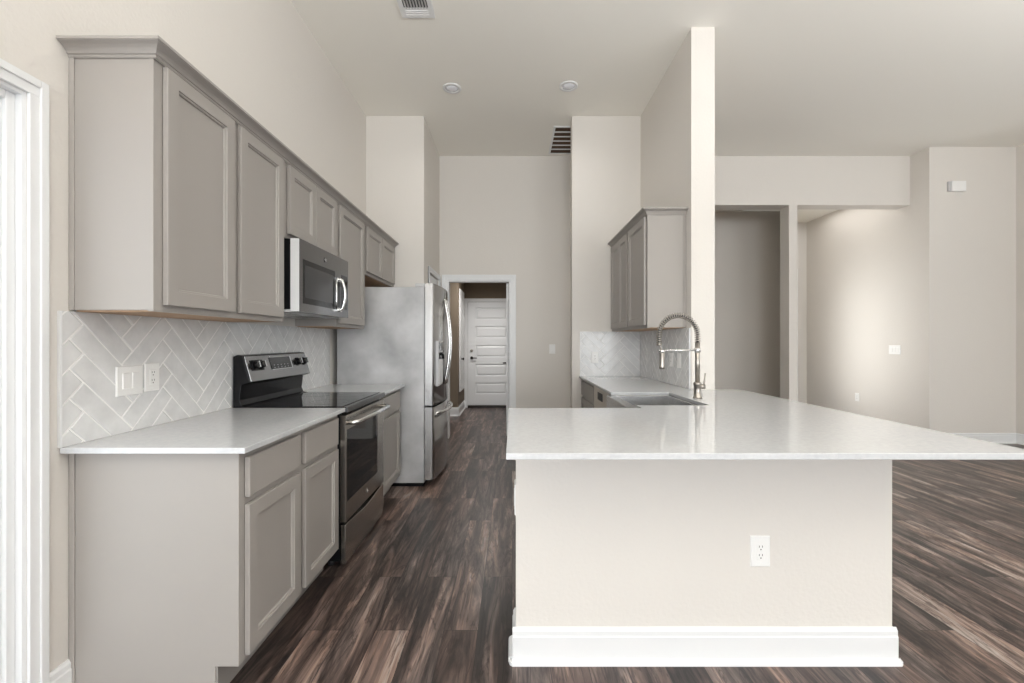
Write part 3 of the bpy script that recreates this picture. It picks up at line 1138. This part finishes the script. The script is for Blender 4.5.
b.build('door_handle', 'steel_bright', md)
b = MB()
b.box(MF - 0.053, MF - 0.001, DY + 0.003, m1, mz0, mz1)
cp = b.build('control_panel', 'steel_dark', t)
MB().box(MF - 0.002, MF + 0.0005, DY + 0.022, m1 - 0.02, 1.52, 1.76).build('keypad', 'glass', cp)
for r_ in range(6):
    for c_ in range(3):
        yy = DY + 0.034 + c_ * 0.030
        MB().box(MF, MF + 0.001, yy, yy + 0.018, 1.535 + r_ * 0.026, 1.535 + r_ * 0.026 + 0.012).build('keypad_button', 'rail', cp)
MB().box(MF - 0.053, MF - 0.003, m0 - 0.0015, m0, mz0, mz1).build('lit_door_edge', 'steel_lit_edge', md)  # thin bright strip: light on the door's near edge put into colour
badge(md, (MF, (m0 + m1) / 2 - 0.03, 1.815), X, 0.017)

# ------------------------------------------------------------------ refrigerator
f0, f1 = 3.945, 4.832
t = thing('refrigerator', 'tall stainless french-door refrigerator with bottom freezer and grey sides', 'refrigerator', (-1.15, (f0 + f1) / 2, 0))
MB().box(-1.553, -0.780, f0, f1, 0.035, 1.774).build('cabinet_body', 'fridge_side', t, 0.004)
b = MB()
b.box(-1.45, -0.79, f0 + 0.02, f1 - 0.02, 0.0, 0.035)
b.build('base_grille', 'black', t)
for y_ in (f0 + 0.006, f1 - 0.05):
    MB().box(-0.86, -0.735, y_, y_ + 0.044, 1.775, 1.806).build('hinge_cover', 'greyp', t, 0.004)


def bulge(y):
    c = ((y - f0) / (f1 - f0) - 0.5) * 2
    return -0.700 + 0.040 * (1 - c * c)


def curved_door(y0, y1, z0, z1, name):
    """fridge door: flat back at -0.773, bowed front"""
    b = MB()
    n = 14
    pts = [(-0.773, y1, z0), (-0.773, y0, z0)]
    fr = [(bulge(y0 + 0.012) - 0.010, y0, z0)]
    for k in range(n + 1):
        y = y0 + 0.006 + (y1 - y0 - 0.012) * k / n
        fr.append((bulge(y), y, z0))
    fr.append((bulge(y1 - 0.012) - 0.010, y1, z0))
    b.prism(pts + fr, (0, 0, z1 - z0))
    b.bm.normal_update()
    for f in b.bm.faces:
        if f.normal.x > 0.8:
            f.smooth = True
    return b.build(name, M['steel'], t, 0.0)


MID = (f0 + f1) / 2
da = curved_door(f0, MID - 0.002, 0.722, 1.806, 'door')
db = curved_door(MID + 0.002, f1, 0.722, 1.806, 'door')
dc = curved_door(f0, f1, 0.062, 0.704, 'freezer_drawer')
MB().box(-0.779, -0.773, f0 + 0.015, f1 - 0.015, 0.07, 1.79).build('door_gasket', 'dark', t)
# handles of the two doors
for dd, hy in ((da, MID - 0.055), (db, MID + 0.055)):
    b = MB()
    hp = []
    for k in range(17):
        f = k / 16
        z = 0.875 + f * 0.825
        hp.append((bulge(hy) + 0.004 + 0.048 * math.sin(PI * f) ** 0.9, hy, z))
    b.tube(hp, 0.0125, 12)
    b.build('door_handle', 'steel_bright', dd)
b = MB()
hp = []
for k in range(17):
    f = k / 16
    y = f0 + 0.06 + f * (f1 - f0 - 0.12)
    hp.append((bulge(y) + 0.004 + 0.048 * math.sin(PI * f) ** 0.6, y, 0.645))
b.tube(hp, 0.0145, 12)
b.build('freezer_handle', 'steel_bright', dc)
# water and ice dispenser on the left door
b = MB()
yc0, yc1 = f0 + 0.075, MID - 0.115
xx = bulge((yc0 + yc1) / 2)
b.box(xx - 0.02, xx + 0.008, yc0, yc1, 0.885, 1.295)
dsp = b.build('dispenser', 'greyp', da, 0.004)
MB().box(xx + 0.004, xx + 0.010, yc0 + 0.02, yc1 - 0.02, 1.205, 1.28).build('dispenser_display', 'display', dsp, 0.001)
MB().box(xx + 0.004, xx + 0.0095, yc0 + 0.025, yc1 - 0.025, 1.13, 1.19).build('dispenser_cavity', 'black', dsp)
MB().panel((xx + 0.006, yc0 + 0.02, 0.90), Y, Z, X, yc1 - yc0 - 0.04, 0.22, [(0, 0), (0, 0.004), (0.004, 0.006)]).build('dispenser_paddle', 'vinyl', dsp)
b = MB()
b.tube([(xx + 0.012, (yc0 + yc1) / 2, 1.18), (xx + 0.03, (yc0 + yc1) / 2, 1.16), (xx + 0.03, (yc0 + yc1) / 2, 1.13)], 0.012, 10)
b.build('dispenser_spout', 'black', dsp)

# ------------------------------------------------------------------ peninsula and sink run
SX0, SX1, SY0, SY1 = 0.735, 1.165, 2.62, 3.30
b = MB()
poly = [(-0.02, 1.493), (1.79, 1.493), (1.79, 3.49), (KX - 0.004, 3.49), (KX - 0.004, 4.878), (SX0, 4.878), (SX0, SY1), (SX1, SY1), (SX1, SY0), (SX0, SY0), (SX0, 2.516), (-0.02, 2.516)]
b.prism([(x, y, CT) for x, y in poly], (0, 0, 0.0215))
o = b.build('countertop', 'quartz', None, 0.002)
tag(o, 'large L-shaped white quartz countertop over the peninsula, with the sink set in it', 'countertop', 'quartz countertops')

RFX = 0.775     # face frame plane of the right base run (faces -X)
t = thing('base_cabinet', 'greige base cabinet with drawer in the far corner, beyond the dishwasher', 'cabinet', (1.09, 4.48, 0), 'base cabinets under the sink run')
b = MB()
b.prism([(KX - 0.012, 4.095, 0), (RFX + 0.08, 4.095, 0), (RFX + 0.08, 4.095, 0.114), (RFX, 4.095, 0.114), (RFX, 4.095, CT - GAP), (KX - 0.012, 4.095, CT - GAP)], (0, 0.781, 0))
b.build('carcass', 'cab', t, 0.0015)
slab_y(RFX - 0.0005, 4.125, 4.845, 0.717, 0.864, t, out=-1)
door_y(RFX - 0.0005, 4.125, 4.480, 0.134, 0.690, t, out=-1)
door_y(RFX - 0.0005, 4.488, 4.845, 0.134, 0.690, t, out=-1)

t = thing('dishwasher', 'stainless dishwasher with a dark pocket handle, just beyond the sink', 'dishwasher', (1.09, 3.79, 0))
MB().box(RFX + 0.01, KX - 0.02, 3.492, 4.091, 0.09, CT - 0.003).build('tub', 'greyp', t)
MB().box(RFX + 0.08, KX - 0.05, 3.50, 4.085, 0.0, 0.09).build('toe_kick', 'black', t)
dd = MB().box(RFX - 0.022, RFX + 0.009, 3.496, 4.087, 0.115, 0.885).build('door', simple('warm_steel', (0.62, 0.58, 0.52), 0.35, 0.85), t, 0.003)
MB().box(RFX - 0.0255, RFX - 0.0222, 3.70, 3.90, 0.785, 0.85).build('pocket_handle', 'slot', dd)

t = thing('base_cabinet', 'greige base cabinet holding up the stainless apron-front sink', 'cabinet', (1.08, 3.0, 0), 'base cabinets under the sink run')
b = MB()
b.prism([(KX - 0.035, 2.53, 0), (RFX + 0.08, 2.53, 0), (RFX + 0.08, 2.53, 0.114), (RFX, 2.53, 0.114), (RFX, 2.53, 0.63), (KX - 0.035, 2.53, 0.63)], (0, 0.955, 0))
b.box(RFX, KX - 0.035, 2.53, 2.585, 0.63, CT - GAP)
b.box(RFX, KX - 0.035, 3.335, 3.485, 0.63, CT - GAP)
b.build('carcass', 'cab', t, 0.0015)
door_y(RFX - 0.0005, 2.60, 3.00, 0.134, 0.615, t, out=-1)
door_y(RFX - 0.0005, 3.008, 3.41, 0.134, 0.615, t, out=-1)

# sink: apron, thick rim, walls, floor, drain
t = thing('kitchen_sink', 'stainless apron-front sink set into the L-shaped countertop', 'sink', (0.94, 2.96, 0.645))
ax0, ax1, ay0, ay1 = 0.700, 1.190, 2.626, 3.294
b = MB()
ins = [(ax0, ay0, ax1, ay1)]
zt, zb = 0.8915, 0.645
O = lambda z, i=0.0: [(ax0 + i, ay0 + i, z), (ax1 - i, ay0 + i, z), (ax1 - i, ay1 - i, z), (ax0 + i, ay1 - i, z)]
I = lambda z, k=0.0: [(ax0 + 0.062 + k, ay0 + 0.012 + k, z), (ax1 - 0.035 - k, ay0 + 0.012 + k, z), (ax1 - 0.035 - k, ay1 - 0.012 - k, z), (ax0 + 0.062 + k, ay1 - 0.012 - k, z)]
b.loops([O(zb, 0.004), O(zb + 0.004), O(zt - 0.003), O(zt, 0.003), I(zt), I(zt - 0.003, 0.002), I(zb + 0.025, 0.004), I(zb + 0.01, 0.02)])
sb = b.build('basin', 'sink', t)
MB().lathe([(0.055, 0.0), (0.055, 0.003), (0.03, 0.003), (0.028, 0.001), (0.0, 0.001)], (0.96, 3.0, zb + 0.0102), 'Z', 28).build('drain', 'chrome', sb)

# faucet: spring pull-down
fx, fy, fz = 1.232, 2.955, 0.9152
t = thing('kitchen_faucet', 'tall brushed-nickel spring faucet standing on the counter behind the sink', 'faucet', (fx, fy, fz))
MB().lathe([(0.0, 0.0), (0.030, 0.0), (0.030, 0.006), (0.024, 0.010), (0.0235, 0.085), (0.026, 0.088), (0.026, 0.102), (0.016, 0.106), (0.0, 0.106)], (fx, fy, fz), 'Z', 24).build('base', 'nickel', t)
MB().cyl((fx, fy, fz + 0.10), (fx, fy, 1.285), 0.0155, 20).build('post', 'nickel', t)
R = 0.128
cz = 1.335
arc = [(fx, fy, 1.285), (fx, fy, 1.31)]
for k in range(25):
    a = PI * k / 24
    arc.append((fx - R + R * math.cos(a), fy, cz + R * math.sin(a)))
arc += [(fx - 2 * R, fy, 1.30), (fx - 2 * R, fy, 1.275)]
MB().tube(arc, 0.0075, 10).build('hose', 'dark', t)
# coil around the hose
P = [Vector(p) for p in arc]
cum = [0.0]
for p, q in zip(P[:-1], P[1:]):
    cum.append(cum[-1] + (q - p).length)
tot = cum[-1]
turns = 34
hel = []
nst = turns * 10
for k in range(nst + 1):
    s = tot * k / nst
    i = max(j for j in range(len(cum)) if cum[j] <= s + 1e-9)
    i = min(i, len(P) - 2)
    f = (s - cum[i]) / (cum[i + 1] - cum[i])
    p = P[i].lerp(P[i + 1], f)
    tn = (P[i + 1] - P[i]).normalized()
    w = Vector((0, 1, 0))
    u = tn.cross(w)
    a = 2 * PI * turns * k / nst
    hel.append(p + (u * math.cos(a) + w * math.sin(a)) * 0.0155)
MB().tube(hel, 0.0036, 6).build('spring_coil', 'nickel', t)
hxx = fx - 2 * R + 0.020
b = MB()
b.lathe([(0.0, 0.0), (0.013, 0.0), (0.0165, -0.01), (0.0165, -0.085), (0.019, -0.10), (0.019, -0.115), (0.0, -0.116)], (hxx, fy, 1.222), 'Z', 20)
b.tube([(hxx, fy, 1.221), (hxx - 0.008, fy, 1.25), (fx - 2 * R, fy, 1.278)], 0.007, 12)
b.cyl((fx - 2 * R, fy, 1.262), (fx - 2 * R, fy, 1.276), 0.017, 16)
b.build('spray_head', 'nickel', t)
b = MB()
b.tube([(fx, fy, 1.232), (hxx + 0.015, fy, 1.232)], 0.006, 10)
b.lathe([(0.018, -0.008), (0.023, -0.008), (0.023, 0.008), (0.018, 0.008)], (hxx, fy, 1.225), 'Z', 20)
b.cyl((fx, fy, 1.218), (fx, fy, 1.246), 0.0195, 18)
b.build('holder_arm', 'steel_bright', t)
b = MB()
b.cyl((fx + 0.015, fy, fz + 0.075), (fx + 0.048, fy, fz + 0.075), 0.016, 16)
b.tube([(fx + 0.042, fy, fz + 0.08), (fx + 0.046, fy, fz + 0.11), (fx + 0.052, fy, fz + 0.165)], [0.006, 0.0055, 0.005], 10)
b.build('lever', 'nickel', t)

# cabinets under the peninsula (doors face the kitchen)
t = thing('base_cabinet', 'greige base cabinet under the peninsula, behind the half wall', 'cabinet', (0.40, 2.19, 0), 'base cabinets under the sink run')
b = MB()
b.prism([(0.03, IY + 0.132, 0), (0.03, 2.40, 0), (0.03, 2.40, 0.114), (0.03, 2.475, 0.114), (0.03, 2.475, CT - GAP), (0.03, IY + 0.132, CT - GAP)], (0.735, 0, 0))
b.build('carcass', 'cab', t, 0.0015)
for x0 in (0.05, 0.402):
    MB().panel((x0, 2.4755, 0.134), X, Z, Y, 0.342, 0.556, DOOR).build('door', 'cab', t)
    MB().panel((x0, 2.4755, 0.717), X, Z, Y, 0.342, 0.147, SLAB).build('drawer', 'cab', t)


# ------------------------------------------------------------------ electrical plates
def frame_of(out):
    o = Vector(out)
    v = Vector((0, 0, 1))
    u = v.cross(o)
    return u, v, o


def wall_plate(name, label, cat, center, out, gangs, w, h, group):
    """gangs: list of 'outlet' / 'rocker' / 'toggle'"""
    u, v, o = frame_of(out)
    c = Vector(center)
    t = thing(name, label, cat, c - v * h / 2, group)
    MB().panel(c - u * w / 2 - v * h / 2, u, v, o, w, h, [(0, 0), (0, 0.003), (0.003, 0.006)]).build('cover_plate', 'plate', t)
    n = len(gangs)
    for i, kind in enumerate(gangs):
        gc = c + u * ((i - (n - 1) / 2) * 0.046) + o * 0.006
        if kind == 'rocker':
            MB().panel(gc - u * 0.0165 - v * 0.033, u, v, o, 0.033, 0.066, [(0, 0), (0, 0.001), (0.002, 0.0035)]).build('rocker', 'plate', t)
        else:
            b = MB()
            b.panel(gc - u * 0.0165 - v * 0.033, u, v, o, 0.033, 0.066, [(0, 0), (0, 0.001), (0.0015, 0.002)])
            rc = b.build('receptacle', 'plate', t)
            b = MB()
            for s in (-1, 1):
                for k in (-1, 1):
                    q = gc + v * (s * 0.017 + 0.004) + u * k * 0.0062 + o * 0.0021
                    b.panel(q - u * 0.0011 - v * 0.004, u, v, o, 0.0022, 0.008, [(0, 0), (0, 0.0004)])
                q = gc + v * (s * 0.017 - 0.008) + o * 0.0021
                b.cyl(q, q + o * 0.0004, 0.0026, 12)
            b.build('slots', 'slot', rc)
    for s in (-1, 1):
        q = c + v * s * 0.048 + o * 0.006
        MB().cyl(q, q + o * 0.0008, 0.003, 10).build('screw', 'plate', t)


G = 'white wall plates'
wall_plate('power_outlet', 'white double outlet low on the front of the peninsula', 'outlet', (1.000, IY, 0.445), NY, ['outlet'], 0.079, 0.124, G)
wall_plate('power_outlet', 'white outlet on the narrow aisle-side end of the peninsula wall', 'outlet', (IX0, IY + 0.065, 0.64), NX, ['outlet'], 0.079, 0.124, G)
TX = WL + 0.0100
wall_plate('light_switch', 'white two-rocker switch plate on the herringbone tile over the left counter', 'switch', (TX, 1.848, 1.128), X, ['rocker', 'rocker'], 0.128, 0.122, G)
wall_plate('power_outlet', 'white outlet on the herringbone tile, beside the two-rocker switch', 'outlet', (TX, 1.962, 1.134), X, ['outlet'], 0.079, 0.122, G)
wall_plate('power_outlet', 'white outlet on the small tiled end wall beyond the dishwasher', 'outlet', (0.905, 4.8690, 1.115), NY, ['outlet'], 0.079, 0.122, G)
wall_plate('light_switch', 'white switch plate on the sink-side tile, closer to the faucet post', 'switch', (KX - 0.0105, 3.72, 1.13), NX, ['rocker'], 0.079, 0.122, G)
wall_plate('power_outlet', 'white outlet on the sink-side tile, farther from the faucet than the switch', 'outlet', (KX - 0.0105, 3.90, 1.13), NX, ['outlet'], 0.079, 0.122, G)
wall_plate('light_switch', 'white light switch alone on the far wall beside the hall doorway', 'switch', (0.535, YF, 1.19), NY, ['rocker'], 0.079, 0.124, G)
wall_plate('light_switch', 'white wide switch plate on the bright entry hall wall', 'switch', (5.30, 6.16, 1.175), NX, ['rocker', 'rocker', 'rocker'], 0.19, 0.124, G)
wall_plate('power_outlet', 'white outlet low on the bright entry hall wall', 'outlet', (5.30, 6.83, 0.435), NX, ['outlet'], 0.079, 0.124, G)

# alarm box high on the wall at the right
t = thing('alarm_box', 'small white alarm box high on the wall beside the entry hall', 'alarm', (5.63, 5.65, 3.19))
MB().box(5.555, 5.735, 5.615, 5.6495, 3.19, 3.32).build('housing', 'plate', t, 0.006)
MB().box(5.52, 5.553, 5.625, 5.6495, 3.195, 3.315).build('side_cover', 'greyp', t, 0.003)

# ------------------------------------------------------------------ ceiling fittings
for label, lx, ly in (('round recessed ceiling light on the refrigerator side of the kitchen', -0.585, 4.336), ('round recessed ceiling light on the sink side, toward the return grille', 0.546, 4.30)):
    t = thing('ceiling_light', label, 'ceiling light', (lx, ly, CEIL), 'recessed ceiling lights')
    MB().lathe([(0.090, 0.0), (0.090, -0.006), (0.082, -0.010), (0.066, -0.010), (0.062, -0.004), (0.062, 0.0)], (lx, ly, CEIL - 0.0003), 'Z', 36).build('trim_ring', 'white', t)
    MB().lathe([(0.061, -0.001), (0.061, -0.004), (0.045, -0.012), (0.02, -0.016), (0.0, -0.017)], (lx, ly, CEIL - 0.0003), 'Z', 32).build('lens', 'lens', t)

# supply vent: white frame, blades running away from the camera
t = thing('air_vent', 'white rectangular ceiling air vent with thin dark blades running lengthwise', 'vent', (-0.71, 3.17, CEIL), 'ceiling vents')
vx0, vx1, vy0, vy1 = -0.832, -0.584, 2.92, 3.385
b = MB()
zc = CEIL - 0.0005
b.box(vx0, vx0 + 0.034, vy0, vy1, zc - 0.010, zc)
b.box(vx1 - 0.034, vx1, vy0, vy1, zc - 0.010, zc)
b.box(vx0 + 0.034, vx1 - 0.034, vy0, vy0 + 0.034, zc - 0.010, zc)
b.box(vx0 + 0.034, vx1 - 0.034, vy1 - 0.034, vy1, zc - 0.010, zc)
b.box(vx0 + 0.034, vx1 - 0.034, vy1 - 0.098, vy1 - 0.034, zc - 0.007, zc)
b.box(vx0 + 0.038, vx1 - 0.038, vy1 - 0.075, vy1 - 0.070, zc - 0.011, zc - 0.007)
b.box(vx0 + 0.038, vx1 - 0.038, vy1 - 0.055, vy1 - 0.050, zc - 0.011, zc - 0.007)
b.build('vent_frame', 'white', t)
MB().box(vx0 + 0.034, vx1 - 0.034, vy0 + 0.034, vy1 - 0.098, zc - 0.002, zc).build('duct', 'slot', t)
b = MB()
k = vx0 + 0.040
while k < vx1 - 0.045:
    b.prism([(k, vy0 + 0.034, zc - 0.002), (k + 0.004, vy0 + 0.034, zc - 0.002), (k + 0.016, vy0 + 0.034, zc - 0.012), (k + 0.012, vy0 + 0.034, zc - 0.012)], (0, vy1 - vy0 - 0.132, 0))
    k += 0.0215
b.build('blades', 'greyp', t)

# return grille by the end wall
t = thing('return_grille', 'ceiling return grille with dark brown filter, tucked behind the end wall', 'vent', (0.75, 5.46, CEIL), 'ceiling vents')
gx0, gx1, gy0, gy1 = 0.480, 1.02, 5.10, 5.84
b = MB()
b.box(gx0, gx0 + 0.022, gy0, gy1, zc - 0.010, zc)
b.box(gx1 - 0.022, gx1, gy0, gy1, zc - 0.010, zc)
b.box(gx0 + 0.022, gx1 - 0.022, gy0, gy0 + 0.022, zc - 0.010, zc)
b.box(gx0 + 0.022, gx1 - 0.022, gy1 - 0.016, gy1, zc - 0.010, zc)
for k in range(1, 6):
    yy = gy0 + 0.02 + (gy1 - gy0 - 0.04) * k / 6
    b.box(gx0 + 0.022, gx1 - 0.022, yy - 0.009, yy + 0.009, zc - 0.009, zc - 0.002)
b.build('grille_frame', 'white', t)
MB().box(gx0 + 0.02, gx1 - 0.02, gy0 + 0.02, gy1 - 0.014, zc - 0.002, zc).build('filter', 'filter', t)

# ------------------------------------------------------------------ hall glimpses
t = thing('tall_hall_cabinet', 'tall white framed panel with dark knob on the hall side wall', 'cabinet', (-0.934, 8.2, 0.40))
MB().panel((-0.9335, 7.86, 0.40), Y, Z, X, 0.66, 1.82, [(0, 0), (0, 0.02), (0.05, 0.02), (0.055, 0.012)]).build('frame', 'white', t)
MB().panel((-0.9215, 7.92, 0.46), Y, Z, X, 0.54, 1.70, [(0, 0), (0, 0.006), (0.07, 0.006), (0.08, 0.001)]).build('door', 'white', t)
MB().lathe([(0.010, 0.0), (0.010, 0.025), (0.024, 0.032), (0.024, 0.045), (0.0, 0.052)], (-0.916, 8.05, 0.975), 'X', 16).build('knob', 'bronze', t)
